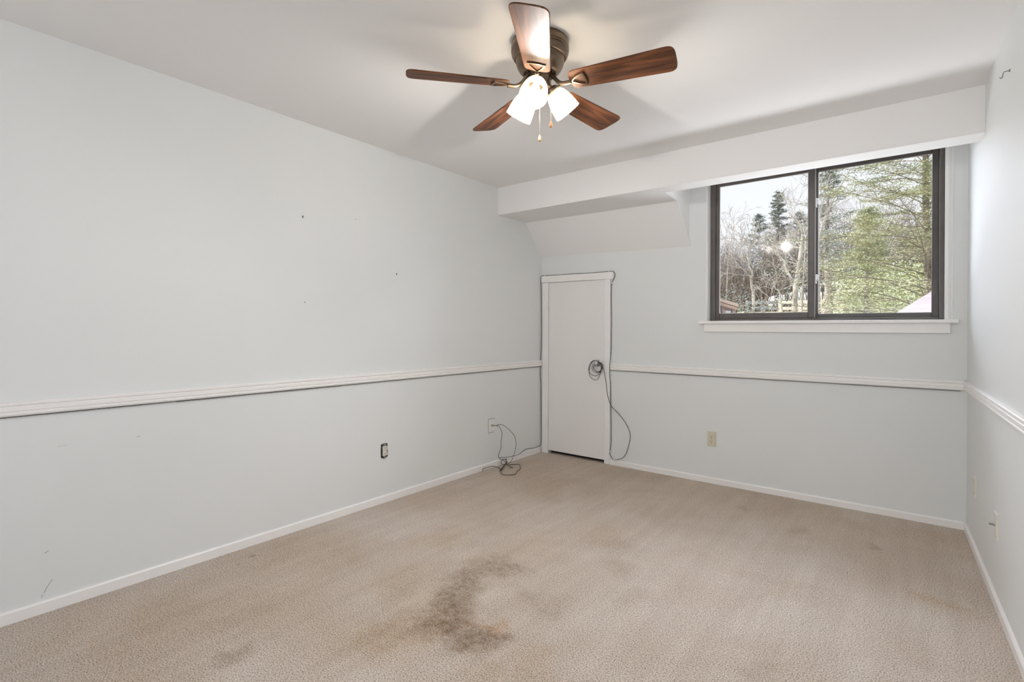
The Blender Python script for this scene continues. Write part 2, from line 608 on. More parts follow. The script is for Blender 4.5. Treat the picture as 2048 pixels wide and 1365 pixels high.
RT = 0.8985
RAIL = [(0, RT), (-.016, RT), (-.0195, RT - .003), (-.0195, RT - .012), (-.014, RT - .016), (-.014, RT - .019), (-.0175, RT - .022),
        (-.0175, RT - .036), (-.0135, RT - .039), (-.0135, RT - .042), (-.0165, RT - .045), (-.0165, RT - .051), (-.010, RT - .058), (0, RT - .0605)]


def rail(name, frame, u0, u1, gap=True):
    a = [(u0, y, z) for y, z in RAIL]
    b = [(u1, y, z) for y, z in RAIL]
    o = MB().prism(a, b).build(name, M['trim'], None, frame[0], (0, 0, frame[1]))
    tag(o, kind='structure')
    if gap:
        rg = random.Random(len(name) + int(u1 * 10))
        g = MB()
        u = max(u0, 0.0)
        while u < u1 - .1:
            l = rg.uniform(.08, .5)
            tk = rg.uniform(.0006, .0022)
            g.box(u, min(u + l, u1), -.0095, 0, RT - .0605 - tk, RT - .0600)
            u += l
        g.build('gap_shadow', M['slot'], o)  # dark strips paint the shadow line at the crack under the rail


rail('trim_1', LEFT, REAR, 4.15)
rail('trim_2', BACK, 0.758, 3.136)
rail('trim_3', RIGHT, 0.0, 5.9, False)

# ------------------------------------------------------------------ attic door
door = empty('door_1', BACK[0], BACK[1])
tag(door, kind='structure')
MB().box(D0 + .003, D1 - .003, -0.005, 0.030, 0.030, 1.6505).build('door_slab', M['door'], door, bevel=0.0015)
mb = MB().box(0.024, D0, -0.017, 0.0, 0, 1.652)
mb.build('side_casing', M['trim'], door, bevel=0.002)
MB().box(D1, 0.756, -0.017, 0.0, 0, 1.652).build('side_casing', M['trim'], door, bevel=0.002)
MB().prism([(0.012, y, z) for y, z in ((-.024, 1.655), (-.024, 1.719), (0, 1.719), (0, 1.655))],
           [(0.785, y, z) for y, z in ((-.024, 1.650), (-.024, 1.7125), (0, 1.7125), (0, 1.650))]).build('head_casing', M['trim'], door, bevel=0.002)
MB().box(D0, D1, 0.05, 0.17, -0.05, DZ1).build('dark_recess', M['void'], door)
for z0, z1 in ((1.378, 1.470), (0.268, 0.345)):
    hb = MB().box(D0 - .012, D0 + .004, -0.0195, -0.016, z0, z1)
    hb.tube([(D0 - .001, -.020, z0 - .002), (D0 - .001, -.020, z1 + .002)], 0.0035, 10)
    tag(hb.build('hinge', M['door'], door), 'white painted butt hinge')
ku, kz = 0.634, 0.897
R90 = Matrix.Translation((ku, -0.005, kz)) @ Matrix.Rotation(PI / 2, 4, 'X')
kn = MB().lathe([(0.0, 0), (0.031, 0), (0.031, 0.004), (0.026, 0.009), (0.011, 0.012), (0.010, 0.030), (0.015, 0.036), (0.0225, 0.043),
                 (0.0250, 0.051), (0.0235, 0.059), (0.016, 0.065), (0.006, 0.068), (0, 0.068)], 32, R90).build('doorknob', M['steel'], door)
tag(kn, 'satin steel round doorknob')

# ------------------------------------------------------------------ window
win = empty('window_1', BACK[0], BACK[1])
tag(win, kind='structure')
# painted stool, apron, jamb liners
MB().box(1.542, 3.096, -0.035, 0.10, 1.250, 1.2715).build('window_sill', M['trim'], win, bevel=0.003)
MB().box(1.577, 3.059, -0.016, 0.0, 1.187, 1.250).build('apron', M['trim'], win, bevel=0.002)
MB().box(W0 - .0005, W0 + .005, -0.002, 0.10, 1.2715, WZ1).build('jamb_liner', M['trim'], win, bevel=0.001)
MB().box(3.031, W1 + .0005, -0.001, 0.10, 1.2715, WZ1).build('jamb_liner', M['trim'], win, bevel=0.001)
MB().box(3.063, 3.068, -0.004, 0.0, 1.2715, WZ1).build('corner_bead', M['trim'], win)
# outer bronze frame
F0, F1, FZ0, FZ1 = W0 + .005, 3.031, 1.2715, WZ1
mb = MB()
mb.box(F0, F0 + .040, 0.085, 0.165, FZ0, FZ1)
mb.box(F1 - .026, F1, 0.070, 0.165, FZ0, FZ1)
mb.box(F0 + .04, F1 - .026, 0.075, 0.165, FZ0, 1.289)
mb.box(F0 + .04, F1 - .026, 0.075, 0.165, 2.368, FZ1)
mb.box(F0 + .04, F1 - .026, 0.122, 0.126, 1.289, 1.297)
mb.build('window_frame', M['bronze_frame'], win, bevel=0.002)


def sash(u0, u1, z0, z1, y0, y1, gl, gr, gb, gt):
    s = MB()
    s.box(u0, gl, y0, y1, z0, z1)
    s.box(gr, u1, y0, y1, z0, z1)
    s.box(gl, gr, y0, y1, z0, gb)
    s.box(gl, gr, y0, y1, gt, z1)
    so = s.build('sash', M['bronze_frame'], win, bevel=0.003)
    g = MB().box(gl - .004, gr + .004, (y0 + y1) / 2 - .002, (y0 + y1) / 2 + .002, gb - .004, gt + .004)
    g.build('glass_pane', M['glass'], so)
    return so


s1 = sash(F0 + .040, 2.318, 1.289, 2.368, 0.094, 0.120, 1.661, 2.279, 1.330, 2.340)
mb = MB()
for a in ((1.661, 1.665, 1.330, 2.340), (2.2755, 2.279, 1.330, 2.340), (1.661, 2.279, 1.330, 1.3345)):
    mb.box(a[0], a[1], 0.093, 0.101, a[2], a[3])
mb.build('glazing_bead', M['bead'], s1)
s2 = sash(2.318, F1 - .026, 1.289, 2.368, 0.128, 0.152, 2.338, 2.969, 1.321, 2.341)
MB().box(2.3185, 2.3225, 0.100, 0.128, 1.290, 2.368).build('weather_strip', M['bead'], win)
for z in (2.115, 1.570):
    lb = MB().box(2.323, 2.331, 0.104, 0.128, z - .034, z + .034).box(2.328, 2.338, 0.100, 0.112, z - .012, z + .030)
    lb.tube([(2.333, 0.103, z + .024), (2.339, 0.098, z + .006), (2.333, 0.103, z - .020)], 0.0035, 8)
    tag(lb.build('sash_latch', M['steel'], win, bevel=0.001), 'small metal sash latch')

# ------------------------------------------------------------------ wall fittings
def wall_thing(name, frame, u, z, label, cat):
    loc, rz = frame
    p = Matrix.Rotation(rz, 3, 'Z') @ Vector((u, 0, 0)) + Vector(loc)
    o = empty(name, (p.x, p.y, z), rz)
    tag(o, label, cat)
    return o


def plate_mesh(w, h, t):
    return MB().prism([(-w / 2, 0, -h / 2), (w / 2, 0, -h / 2), (w / 2, 0, h / 2), (-w / 2, 0, h / 2)],
                      [(-w / 2 + .003, -t, -h / 2 + .003), (w / 2 - .003, -t, -h / 2 + .003), (w / 2 - .003, -t, h / 2 - .003), (-w / 2 + .003, -t, h / 2 - .003)])


def recept(parent, y, face):
    """two receptacle faces with slots as sub-parts"""
    for s in (1, -1):
        cz = s * 0.0195
        pts = []
        for k in range(24):
            a = 2 * PI * k / 24
            pts.append((0.0172 * math.cos(a), max(-.0135, min(.0135, 0.0172 * math.sin(a))) + cz))
        f = MB().prism([(x, y, z) for x, z in pts], [(x, y - .004, z) for x, z in pts]).build('socket', face, parent)
        m2 = MB()
        m2.box(-.0080, -.0052, y - .0046, y - .0035, cz + .000, cz + .0085)
        m2.box(.0052, .0078, y - .0046, y - .0035, cz + .001, cz + .0080)
        m2.lathe([(0, 0), (.0028, 0), (.0028, .001), (0, .001)], 12,
                 Matrix.Translation((0, y - .0036, cz - .0075)) @ Matrix.Rotation(PI / 2, 4, 'X'))
        m2.build('slots', M['slot'], f)


def screw(parent, x, z, y, material):
    MB().lathe([(0, 0), (.0028, 0), (.0022, .0012), (0, .0014)], 12,
               Matrix.Translation((x, y, z)) @ Matrix.Rotation(PI / 2, 4, 'X')).build('screw', material, parent)


t = wall_thing('outlet', BACK, 1.636, 0.346, 'almond duplex power outlet with plate, on the back wall under the window', 'outlet')
plate_mesh(0.070, 0.1143, 0.006).build('cover_plate', M['almond'], t)
recept(t, -.005, M['almond'])
screw(t, 0, 0, -.006, M['slot'])

t = wall_thing('uncovered_outlet', LEFT, 2.256, 0.357, 'bare duplex outlet without its cover plate, dark box hole around it, on the left wall', 'outlet')
hole = []
random.seed(4)
for k in range(20):
    a = 2 * PI * k / 20
    hole.append((max(-.0285, min(.0285, .042 * math.cos(a))) + random.uniform(-.0015, .0015), max(-.048, min(.048, .070 * math.sin(a))) + random.uniform(-.0015, .0015)))
MB().prism([(x, 0.0, z) for x, z in hole], [(x, -.0012, z) for x, z in hole]).build('box_opening', M['slot'], t)
MB().box(-.011, .011, -.008, -.001, -.053, .053).build('mounting_strap', M['grey_metal'], t, bevel=.001)
MB().box(-.0165, .0165, -.010, -.0015, -.034, .034).build('receptacle_body', M['ivory'], t, bevel=.002)
recept(t, -.010, M['ivory'])
for z in (.047, -.047):
    screw(t, 0, z, -.008, M['ivory'])

t = wall_thing('cable_plate', LEFT, 3.398, 0.364, 'white coaxial wall plate with a brass socket, left wall near the small door', 'wall plate')
MB().box(-.0385, .0385, -.0018, 0.0, -.0605, .0605).build('gap_shadow_line', M['grey_metal'], t)  # grey backing wider than the plate paints its shadow outline
t.children[0].name = 'plate_shadow'
plate_mesh(0.071, 0.115, 0.006).build('cover_plate', M['white_plate'], t, (0, -.0015, 0))
for z in (.042, -.042):
    screw(t, 0, z, -.0075, M['grey_metal'])
RX = Matrix.Rotation(PI / 2, 4, 'X')
MB().lathe([(0, 0), (.0105, 0), (.0105, .004), (.0085, .006), (.0085, .018), (.006, .020), (.0, .020)], 6, Matrix.Translation((0, -.007, .004)) @ RX).build('coaxial_socket', M['brass'], t)
PLATE_L = Vector((XL + 0.028, 3.398, 0.368))

t = wall_thing('blank_plate', RIGHT, 0.387, 0.353, 'ivory blank wall plate low on the right wall, nearest the corner', 'wall plate')
plate_mesh(0.070, 0.108, 0.009).build('cover_plate', M['ivory'], t)
for z in (.032, -.032):
    screw(t, 0, z, -.009, M['grey_metal'])
t = wall_thing('cable_socket_plate', RIGHT, 1.033, 0.345, 'ivory wall plate with a protruding coaxial socket, low on the right wall', 'wall plate')
plate_mesh(0.072, 0.115, 0.007).build('cover_plate', M['ivory'], t)
MB().lathe([(0, 0), (.0065, 0), (.0065, .004), (.0048, .004), (.0048, .020), (.0, .020)], 14, Matrix.Translation((0, -.007, .004)) @ RX).build('coaxial_socket', M['steel'], t)

# cup hook high on the right wall, nail stubs on the left wall
p = hit(2020, 146, (1, -AR, 0), XR - AR * YR)
hk = []
for k in range(13):
    a = math.radians(90 - k * 21)
    hk.append((0.010 * math.cos(a) * 0.6, -0.019 - 0.012 * math.cos(a) * 0.2, -0.004 + 0.012 * math.sin(a)))
mb = MB().tube([(0, 0, .010), (0, -.012, .010), (.001, -.018, .009), (.003, -.021, .002), (.002, -.022, -.008), (-.002, -.024, -.014), (-.007, -.027, -.012), (-.009, -.029, -.006)], .0016, 8)
mb.lathe([(0, 0), (.006, 0), (.005, .003), (0, .003)], 14, Matrix.Translation((0, 0, .010)) @ RX)
o = mb.build('wall_hook', M['grey_metal'], None, tuple(p), (0, 0, RIGHT[1]))
tag(o, 'small metal cup hook high on the right wall, above the beam end', 'hook')
nails = [(605.5, 433, 'grey anchor stub on the left wall, highest of the marks', .0052),
         (793, 548, 'grey anchor stub on the left wall, nearest the back corner', .0048),
         (609.5, 604.5, 'tiny nail tip on the left wall, straight below the highest stub', .0026),
         (711, 439, 'tiny pale nail tip on the left wall, right of the highest stub', .0016)]
for px, py, lab, r in nails:
    p = on_left(px, py)
    mb = MB().lathe([(0, -.004), (r, -.004), (r, .003), (r * .4, .005), (0, .005)], 8, Matrix.Translation((0, 0, 0)) @ RX)
    mb.lathe([(0, -.002), (r * .6, -.002), (r * .6, .003), (0, .003)], 8, Matrix.Translation((r * .1, 0, -r * 1.4)) @ RX)
    tag(mb.build('nail', M['grey_metal'], None, tuple(p), (0, 0, LEFT[1])), lab, 'nail')

# scuffs on the lower left wall
WLF = bpy.data.objects['wall_left']
INV = WLF.matrix_basis.inverted()
for pts, r in (([(89, 1108), (93, 1105), (97, 1102)], .0011), ([(105, 1160), (98, 1169), (91, 1180), (88, 1187)], .0008), ([(85, 1190), (83, 1197)], .0006),
               ([(273, 875), (280, 873)], .0008), ([(115, 893), (133, 891)], .0004)):
    mk = MB().tube([INV @ on_left(a_, b_, .0002) for a_, b_ in pts], r, 6)
    mk.build('scuff_mark', M['grey_metal'], WLF)

# ------------------------------------------------------------------ coaxial cable around the door
CR = 0.0027


def bl(u, y, z):
    return Matrix.Rotation(BACK[1], 3, 'Z') @ Vector((u, y, 0)) + Vector((BACK[0][0], BACK[0][1], z))


root = empty('coaxial_cable', tuple(bl(0.80, -.02, 0)))
tag(root, 'dark grey cable stapled around the small door casing and coiled on its knob', 'cable')
RL = Vector(root.location)


def part_tube(name, pts, r, material, parent, base, k=6, n=8):
    pts = [p - base for p in smooth_path(pts, k)]
    return MB().tube(pts, r, n).build(name, material, parent)


random.seed(9)
run = [on_left(998, 917, .028), on_left(1020, 914, .026), on_left(1040, 908, .024), on_left(1052, 899, .020), on_left(1070, 896, .020)]
run += [bl(.016, -.030, .072), bl(.012, -.014, .10)]
z = .18
while z < 1.62:
    du = .004 * math.sin(z * 7) + random.uniform(-.0015, .0015)
    yy = -.028 if abs(z - .87) < .09 else -.012
    run.append(bl(.010 + du * .6, yy, z))
    z += .12
run += [bl(.0065, -.020, 1.66), bl(.0065, -.018, 1.712), bl(.018, -.016, 1.7235)]
for u in (.1, .2, .3, .4, .5, .6, .7):
    run.append(bl(u, -.016, 1.7225 - .0085 * u + .0012 * math.sin(u * 20)))
run += [bl(.775, -.016, 1.718), bl(.797, -.014, 1.700), bl(.798, -.010, 1.675), bl(.784, -.006, 1.645), bl(.767, -.006, 1.612)]
z = 1.50
while z > .16:
    yy = -.025 if abs(z - .87) < .08 else -.007
    run.append(bl(.7625 + .0045 * math.sin(z * 6.3) + random.uniform(-.001, .001), yy, z))
    z -= .10
run += [bl(.7595, -.02, .105), bl(.766, -.018, .085), bl(.785, -.016, .060), bl(.803, -.018, .048)]
for q in ((1247, 915), (1257, 893), (1260, 868), (1250, 845), (1237, 828), (1222, 812), (1215, 790), (1212, 765)):
    run.append(on_back(*q, .022))
run += [on_back(1209.5, 750, .028), on_back(1207, 738, .034), on_back(1203, 729, .040)]
part_tube('cable_run', run, CR, M['cable'], root, RL)
# the coil: uneven loops slung over the neck of the knob
mb = MB()
kc = bl(ku, -.028, kz + .004)
for (w, h, dx, dy, yy, ph) in ((.060, .088, -.020, -.080, 0, 0.), (.050, .050, .004, -.052, -.006, .4), (.046, .046, .008, -.048, .006, .8),
                               (.042, .044, .014, -.047, -.012, 1.1), (.064, .070, -.026, -.062, .010, .2)):
    pts = []
    for k in range(33):
        a = PI / 2 + 2 * PI * k / 32 + ph * 0
        pts.append(kc - RL + Vector((dx + w * math.cos(a) * (1 + .06 * math.sin(2 * a + ph)), yy + .004 * math.sin(3 * a), dy + h * math.sin(a) + .012)))
    mb.tube(pts, .0024, 8)
mb.build('coil', M['cable'], root)
for (u, z) in ((.775, 1.612), (.768, .905), (.768, .800), (.764, .118), (.800, .046)):
    q = bl(u, -.010, z) - RL
    MB().box(q.x - .008, q.x + .006, q.y - .014, q.y + .006, q.z - .004, q.z + .004).build('cable_clip', M['clip'], root, bevel=.001)
for u in (.052, .745):
    q = bl(u, -.016, 1.7225 - .0085 * u) - RL
    MB().box(q.x - .004, q.x + .004, q.y - .008, q.y + .006, q.z - .004, q.z + .005).build('cable_clip', M['clip'], root, bevel=.001)

# the two leads from the left wall plate, tangled on the carpet
root = empty('antenna_cable', (-2.80, 3.45, 0))
tag(root, 'thin black cables plugged into the white left wall plate, tangled on the carpet', 'cable')
RL2 = Vector(root.location)
start = PLATE_L
a = [start, start + Vector((.030, .004, 0)), on_left(994, 851, .07), on_left(1000, 856, .07), on_left(1004, 868, .07), on_left(1002, 885, .06),
     on_left(1002, 897, .05), on_left(998, 908, .045), on_left(998, 917, .045), Vector((-2.80, 3.47, .055)), Vector((-2.775, 3.50, .012)), Vector((-2.72, 3.49, .008)),
     Vector((-2.74, 3.46, .012))]
part_tube('lead', a, .0022, M['cable'], root, RL2)
a = [start, start + Vector((.032, .006, 0)), on_left(997, 850, .08), on_left(1004, 850, .09), on_left(1015, 857, .10), on_left(1028, 871, .10), on_left(1032, 885, .10),
     on_left(1031, 898, .10), on_left(1027, 912, .10), on_left(1021, 925, .10), on_z(1015, 927, .02), on_z(1011, 925, .02)]
part_tube('lead', a, .0022, M['cable'], root, RL2)
mb = MB()
a = [on_z(965, 943, .004), on_z(965, 938, .02), on_z(975, 935, .02), on_z(987, 933.5, .02), on_z(997, 936, .016), on_z(1001.5, 940, .012), on_z(1001, 943, .012),
     on_z(1003, 948, .007), on_z(1009, 950.5, .006), on_z(1020, 950.5, .006), on_z(1031, 948.5, .006), on_z(1034, 943, .006), on_z(1039, 940, .006),
     on_z(1040.5, 935, .006), on_z(1039, 930, .006), on_z(1030, 929.5, .006), on_z(1015, 930, .008), on_z(1005, 929, .012), on_z(999, 925, .025),
     on_z(997.5, 918, .05)]
for v in a:
    v.x = max(v.x, XL + .022)
mb.tube([p - RL2 for p in smooth_path(a, 6)], .0024, 8)
a = [on_z(998, 918, .05), on_z(1003, 917, .04), on_z(1009, 921, .03), on_z(1013, 926, .02), on_z(1009, 932, .02), on_z(1004, 940, .012), on_z(1001, 943, .010)]
for v in a:
    v.x = max(v.x, XL + .022)
mb.tube([p - RL2 for p in smooth_path(a, 6)], .0030, 8)
mb.build('floor_tangle', M['black_cable'], root)
q = on_z(1001, 942, .012) - RL2
q2 = on_z(1014, 924, .025) - RL2
MB().tube([q, q.lerp(q2, .3), q2], [.006, .0045, .005], 8).build('splitter', M['black_cable'], root)
tag(root.children[-1], 'black connector joining the cables')

# ------------------------------------------------------------------ ceiling fan
FX, FY, ZBL, RAD = -1.278, 1.818, 2.250, 0.566
fan = empty('ceiling_fan', (FX, FY, H))
tag(fan, 'bronze ceiling fan with five walnut blades and three lit frosted glass shades', 'ceiling fan')


def fz(z):
    return z - H


prof = [(0, 0), (.119, 0), (.121, -.004), (.121, -.010), (.124, -.013), (.1245, -.030), (.1245, -.034), (.1215, -.037), (.1245, -.040), (.1245, -.044), (.1215, -.047),
        (.1235, -.050), (.122, -.056), (.117, -.066), (.112, -.072), (.104, -.074), (.104, -.078), (.103, -.092), (.098, -.108), (.089, -.124), (.078, -.135), (.072, -.139),
        (.068, -.138), (.066, -.130), (.060, -.124), (0, -.122)]
MB().lathe(prof, 64).build('motor_housing', M['bronze'], fan, sharp=True)
MB().lathe([(0, -.120), (.052, -.120), (.054, -.140), (.047, -.147), (.0455, -.150), (.0455, -.186), (.050, -.189), (.052, -.196), (.050, -.203), (.040, -.211), (.030, -.222),
            (.022, -.232), (.012, -.238), (.009, -.246), (.005, -.250), (0, -.251)], 48).build('switch_housing', M['bronze'], fan, sharp=True)

PHASE = 13.2
PIT = math.radians(-13)
blade_mesh = None


def blade_outline():
    pts = []
    r0, r1, w0, w1 = 0.135, RAD, .055, .0695
    for k in range(17):                      # root end, softly rounded
        a = PI / 2 + PI * k / 16
        c_, s_ = math.cos(a), math.sin(a)
        pts.append((r0 + .040 - .040 * abs(c_) ** .62, w0 * math.copysign(abs(s_) ** .62, s_)))
    for k in range(25):                      # tip end, squarer with small rounded corners
        a = -PI / 2 + PI * k / 24
        c_, s_ = math.cos(a), math.sin(a)
        pts.append((r1 - .045 + .045 * abs(c_) ** .55, w1 * math.copysign(abs(s_) ** .55, s_)))
    return pts


def rounded_tri(cx, rr, round_=.35, n=48, s=(1, 1)):
    """rounded triangle, apex toward the hub (-x)"""
    out = []
    for k in range(n):
        a = 2 * PI * k / n
        # support-like radius of a rounded triangle
        d = rr * (1 + .0 * a)
        b = ((a - PI) % (2 * PI / 3))
        b = min(b, 2 * PI / 3 - b)
        rad = rr * (0.5 / math.cos(PI / 3 - b)) * (1 - round_) + rr * .62 * round_
        out.append((cx + rad * math.cos(a) * s[0], rad * math.sin(a) * s[1]))
    return out


for i in range(5):
    az = math.radians(PHASE + 72 * i)
    bl_e = bpy.data.objects.new('blade', None)
    if blade_mesh is None:
        op = blade_outline()
        b_ = MB().prism([(x, y, -.003) for x, y in op], [(x, y, .003) for x, y in op])
        bo = b_.build('blade', M['wood'], fan, bevel=.0015, seg=1)
        blade_mesh = bo.data
        ir = MB()
        # flat ring of the bracket under the blade
        to = rounded_tri(.180, .050, .30, s=(1.0, 1.02))
        ti = rounded_tri(.180, .037, .25, s=(1.0, 1.02))
        n = len(to)
        vs = [(x, y, -.0045) for x, y in to] + [(x, y, -.0085) for x, y in to] + [(x, y, -.0090) for x, y in ti] + [(x, y, -.0045) for x, y in ti]
        # twist the ring so that it follows the tilted blade: already in blade space
        fs = []
        for k in range(n):
            j = (k + 1) % n
            fs += [(k, j, n + j, n + k), (n + k, n + j, 2 * n + j, 2 * n + k), (2 * n + k, 2 * n + j, 3 * n + j, 3 * n + k)]
        ir.add(vs, fs, True)
        arm = [(.040, 0, .052), (.056, 0, .040), (.070, 0, .020), (.086, 0, .002), (.104, 0, -.008), (.126, 0, -.009), (.142, 0, -.009)]
        ir.tube(smooth_path(arm, 4), [.0085] * 25, 10)
        io = ir.build('blade_iron', M['bronze'], bo, sharp=True)
        iron_mesh = io.data
    else:
        bo = bpy.data.objects.new('blade', blade_mesh)
        COL.objects.link(bo)
        bo.parent = fan
        md = bo.modifiers.new('bevel', 'BEVEL')
        md.width = .0015
        md.segments = 1
        md.limit_method = 'ANGLE'
        io = bpy.data.objects.new('blade_iron', iron_mesh)
        COL.objects.link(io)
        io.parent = bo
    bpy.data.objects.remove(bl_e)
    bo.location = (0, 0, fz(ZBL))
    bo.rotation_euler = (Matrix.Rotation(az, 3, 'Z') @ Matrix.Rotation(PIT, 3, 'X')).to_euler()

for az_d in (-67, 53, 173):
    az = math.radians(az_d)
    ax = Vector((math.cos(az) * math.cos(math.radians(51)), math.sin(az) * math.cos(math.radians(51)), -math.sin(math.radians(51))))
    neck = Vector((math.cos(az) * .056, math.sin(az) * .056, fz(2.243)))
    q = Vector((0, 0, 1)).rotation_difference(ax).to_matrix().to_4x4()
    T = Matrix.Translation(neck) @ q
    arm = MB().tube(smooth_path([(math.cos(az) * .020, math.sin(az) * .020, fz(2.252)), (math.cos(az) * .038, math.sin(az) * .038, fz(2.254)),
                                 tuple(neck), tuple(neck + ax * .010)], 4), .011, 12)
    arm.lathe([(0, -.012), (.018, -.010), (.029, -.002), (.031, .012), (.029, .014), (0, .014)], 24, T)
    hold = arm.build('shade_holder', M['bronze'], fan, sharp=True)
    for k in range(3):
        aa = 2 * PI * k / 3 + .5
        pt = T @ Vector((math.cos(aa) * .030, math.sin(aa) * .030, .006))
        pt2 = T @ Vector((math.cos(aa) * .040, math.sin(aa) * .040, .006))
        MB().tube([pt, pt2], .0028, 8).build('thumb_screw', M['bronze'], hold)
    sp = [(.024, .002), (.029, .006), (.036, .016), (.043, .030), (.049, .048), (.0535, .070), (.0560, .092), (.0572, .110), (.0585, .116), (.0570, .118), (.0550, .113), (.0538, .092),
          (.0515, .070), (.0468, .048), (.0408, .030), (.034, .017), (.026, .010), (.021, .008)]
    MB().lathe([(r, z) for r, z in sp], 48, T).build('lamp_shade', M['shade'], fan)
    MB().lathe([(0, .010), (.0125, .010), (.0125, .030), (.011, .034), (.014, .040), (.0185, .052), (.0205, .064), (.0185, .078), (.010, .090), (0, .094)], 24, T).build('light_bulb', M['bulb'], fan)
    lp = Vector((FX, FY, H)) + (T @ Vector((0, 0, .108)))
    lamp('fan_bulb_light', 'POINT', tuple(lp), 14.5, (1.0, 0.95, 0.90), shadow_soft_size=0.012)

camright = Vector((math.cos(YAW), math.sin(YAW), 0))
for off, ztop, zbot in ((0.0, 2.20, 2.040), (0.0475, 2.305, 2.100)):
    b0 = camright * off
    pts = [b0 + Vector((0, 0, fz(ztop))), b0 + Vector((0, 0, fz(zbot)))]
    mb = MB().tube(pts, .0011, 6)
    n = int((ztop - zbot) / .006)
    for k in range(n):
        zc = fz(ztop) - k * .006
        mb.lathe([(0, .0019), (.0015, .001), (.0015, -.001), (0, -.0019)], 6, Matrix.Translation(b0 + Vector((0, 0, zc))))
    ch = mb.build('pull_chain', M['chain'], fan)
    MB().lathe([(0, .002), (.003, .001), (.0042, -.004), (.0066, -.014), (.0070, -.020), (.0055, -.026), (0, -.029)], 16,
               Matrix.Translation(b0 + Vector((0, 0, fz(zbot))))).build('wooden_pull', M['pendant'], ch)
MB().tube([camright * .040 + Vector((0, 0, fz(2.306))), camright * .0485 + Vector((0, 0, fz(2.306)))], .0035, 8).build('chain_outlet', M['bronze'], fan)


# ------------------------------------------------------------------ outside
M['bark_white'] = noise_mat('pale_bark', (0.22, 0.20, 0.175), (0.40, 0.375, 0.33), 6, 0.8, 0.3, 30, stretch=(1, 1, .4))
M['bark_grey'] = noise_mat('grey_bark', (0.17, 0.15, 0.135), (0.32, 0.29, 0.26), 5, 0.85, 0.3, 30, stretch=(1, 1, .3))
M['bark_brown'] = noise_mat('brown_bark', (0.10, 0.078, 0.065), (0.22, 0.18, 0.15), 5, 0.85, 0.3, 30, stretch=(1, 1, .3))
M['far_haze'] = noise_mat('haze_tinted_bark', (0.36, 0.37, 0.42), (0.50, 0.51, 0.56), 3, 0.9)  # distance haze put into the colour as a lighter blue-grey
M['leaf_yellow'] = noise_mat('yellow_green_needles', (0.22, 0.25, 0.12), (0.48, 0.48, 0.29), 1.6, 0.7)
M['leaf_dark'] = noise_mat('dark_green_leaves', (0.05, 0.09, 0.06), (0.17, 0.22, 0.15), 3, 0.5)
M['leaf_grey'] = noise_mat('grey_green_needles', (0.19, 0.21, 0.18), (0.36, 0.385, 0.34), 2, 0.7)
M['leaf_litter'] = noise_mat('leaf_litter', (0.40, 0.33, 0.24), (0.46, 0.44, 0.25), 1.2, 0.9, 0.4, 12)
M['bounce_pale'] = mat('pale_bounce_slab', (0.78, 0.79, 0.80), 0.8)  # pale colour of the added light-bouncing slab
M['twig'] = noise_mat('dry_twigs', (0.27, 0.22, 0.17), (0.45, 0.40, 0.32), 2.5, 0.9)
M['dark_rail'] = noise_mat('weathered_dark_wood', (0.10, 0.105, 0.12), (0.20, 0.20, 0.21), 4, 0.8)
M['pale_rail'] = noise_mat('weathered_pale_wood', (0.42, 0.39, 0.33), (0.58, 0.54, 0.47), 4, 0.8)
M['siding_brown'] = noise_mat('brown_siding', (0.085, 0.05, 0.035), (0.13, 0.085, 0.06), 4, 0.7, stretch=(1, 1, 6))
M['siding_grey'] = mat('grey_siding', (0.15, 0.16, 0.165), 0.7)
M['navy'] = mat('dark_blue_panel', (0.05, 0.07, 0.12), 0.5)
M['fascia'] = noise_mat('tan_fascia', (0.10, 0.07, 0.05), (0.15, 0.11, 0.085), 3, 0.6)
M['tan_wall'] = mat('peach_wall', (0.62, 0.47, 0.36), 0.8)
M['car_paint'] = mat('white_car_paint', (0.75, 0.78, 0.80), 0.25)
M['car_glass'] = mat('car_glass', (0.06, 0.08, 0.10), 0.15)
M['tyre'] = mat('tyre_rubber', (0.03, 0.03, 0.03), 0.8)


def shingle_mat():
    m = mat('weathered_red_shingles', (0.5, 0.4, 0.4), 0.85)
    nt, b = nodes(m)
    tc = N(nt, 'ShaderNodeTexCoord')
    br = N(nt, 'ShaderNodeTexBrick', Scale=1.0)
    br.inputs['Color1'].default_value = (0.21, 0.16, 0.165, 1)
    br.inputs['Color2'].default_value = (0.27, 0.22, 0.225, 1)
    br.inputs['Mortar'].default_value = (0.15, 0.105, 0.105, 1)
    br.inputs['Mortar Size'].default_value = 0.012
    br.inputs['Brick Width'].default_value = 4.0
    br.inputs['Row Height'].default_value = 0.10
    nt.links.new(tc.outputs['Object'], br.inputs['Vector'])
    nt.links.new(br.outputs['Color'], b.inputs['Base Color'])
    return m


M['shingle'] = shingle_mat()


def gz(x, y):
    if y < 25:
        z = -1.5 + (y - 5) * 0.176
    else:
        z = 2.02 + (y - 25) * .04
    return z + .10 * math.sin(x * .7 + y * .3) + .06 * math.sin(x * 1.9 - y * .8)


# added pale slab, unseen below the sill, bounces light in through the window
o = MB().box(-5.5, 0.6, 4.36, 6.0, 0.62, 0.74).build('bounce_slab', M['bounce_pale'])
tag(o, kind='structure')

# ground: a slope that climbs away from the house
gv, gf = [], []
xs = [-34 + i * 1.0 for i in range(61)]
ys = [4.6 + i * 1.1 for i in range(76)]
for y in ys:
    for x in xs:
        gv.append((x, y, gz(x, y)))
nx = len(xs)
for j in range(len(ys) - 1):
    for i in range(nx - 1):
        a = j * nx + i
        gf.append((a, a + 1, a + nx + 1, a + nx))
o = MB().add(gv, gf, True).build('ground', M['leaf_litter'])
tag(o, kind='structure')


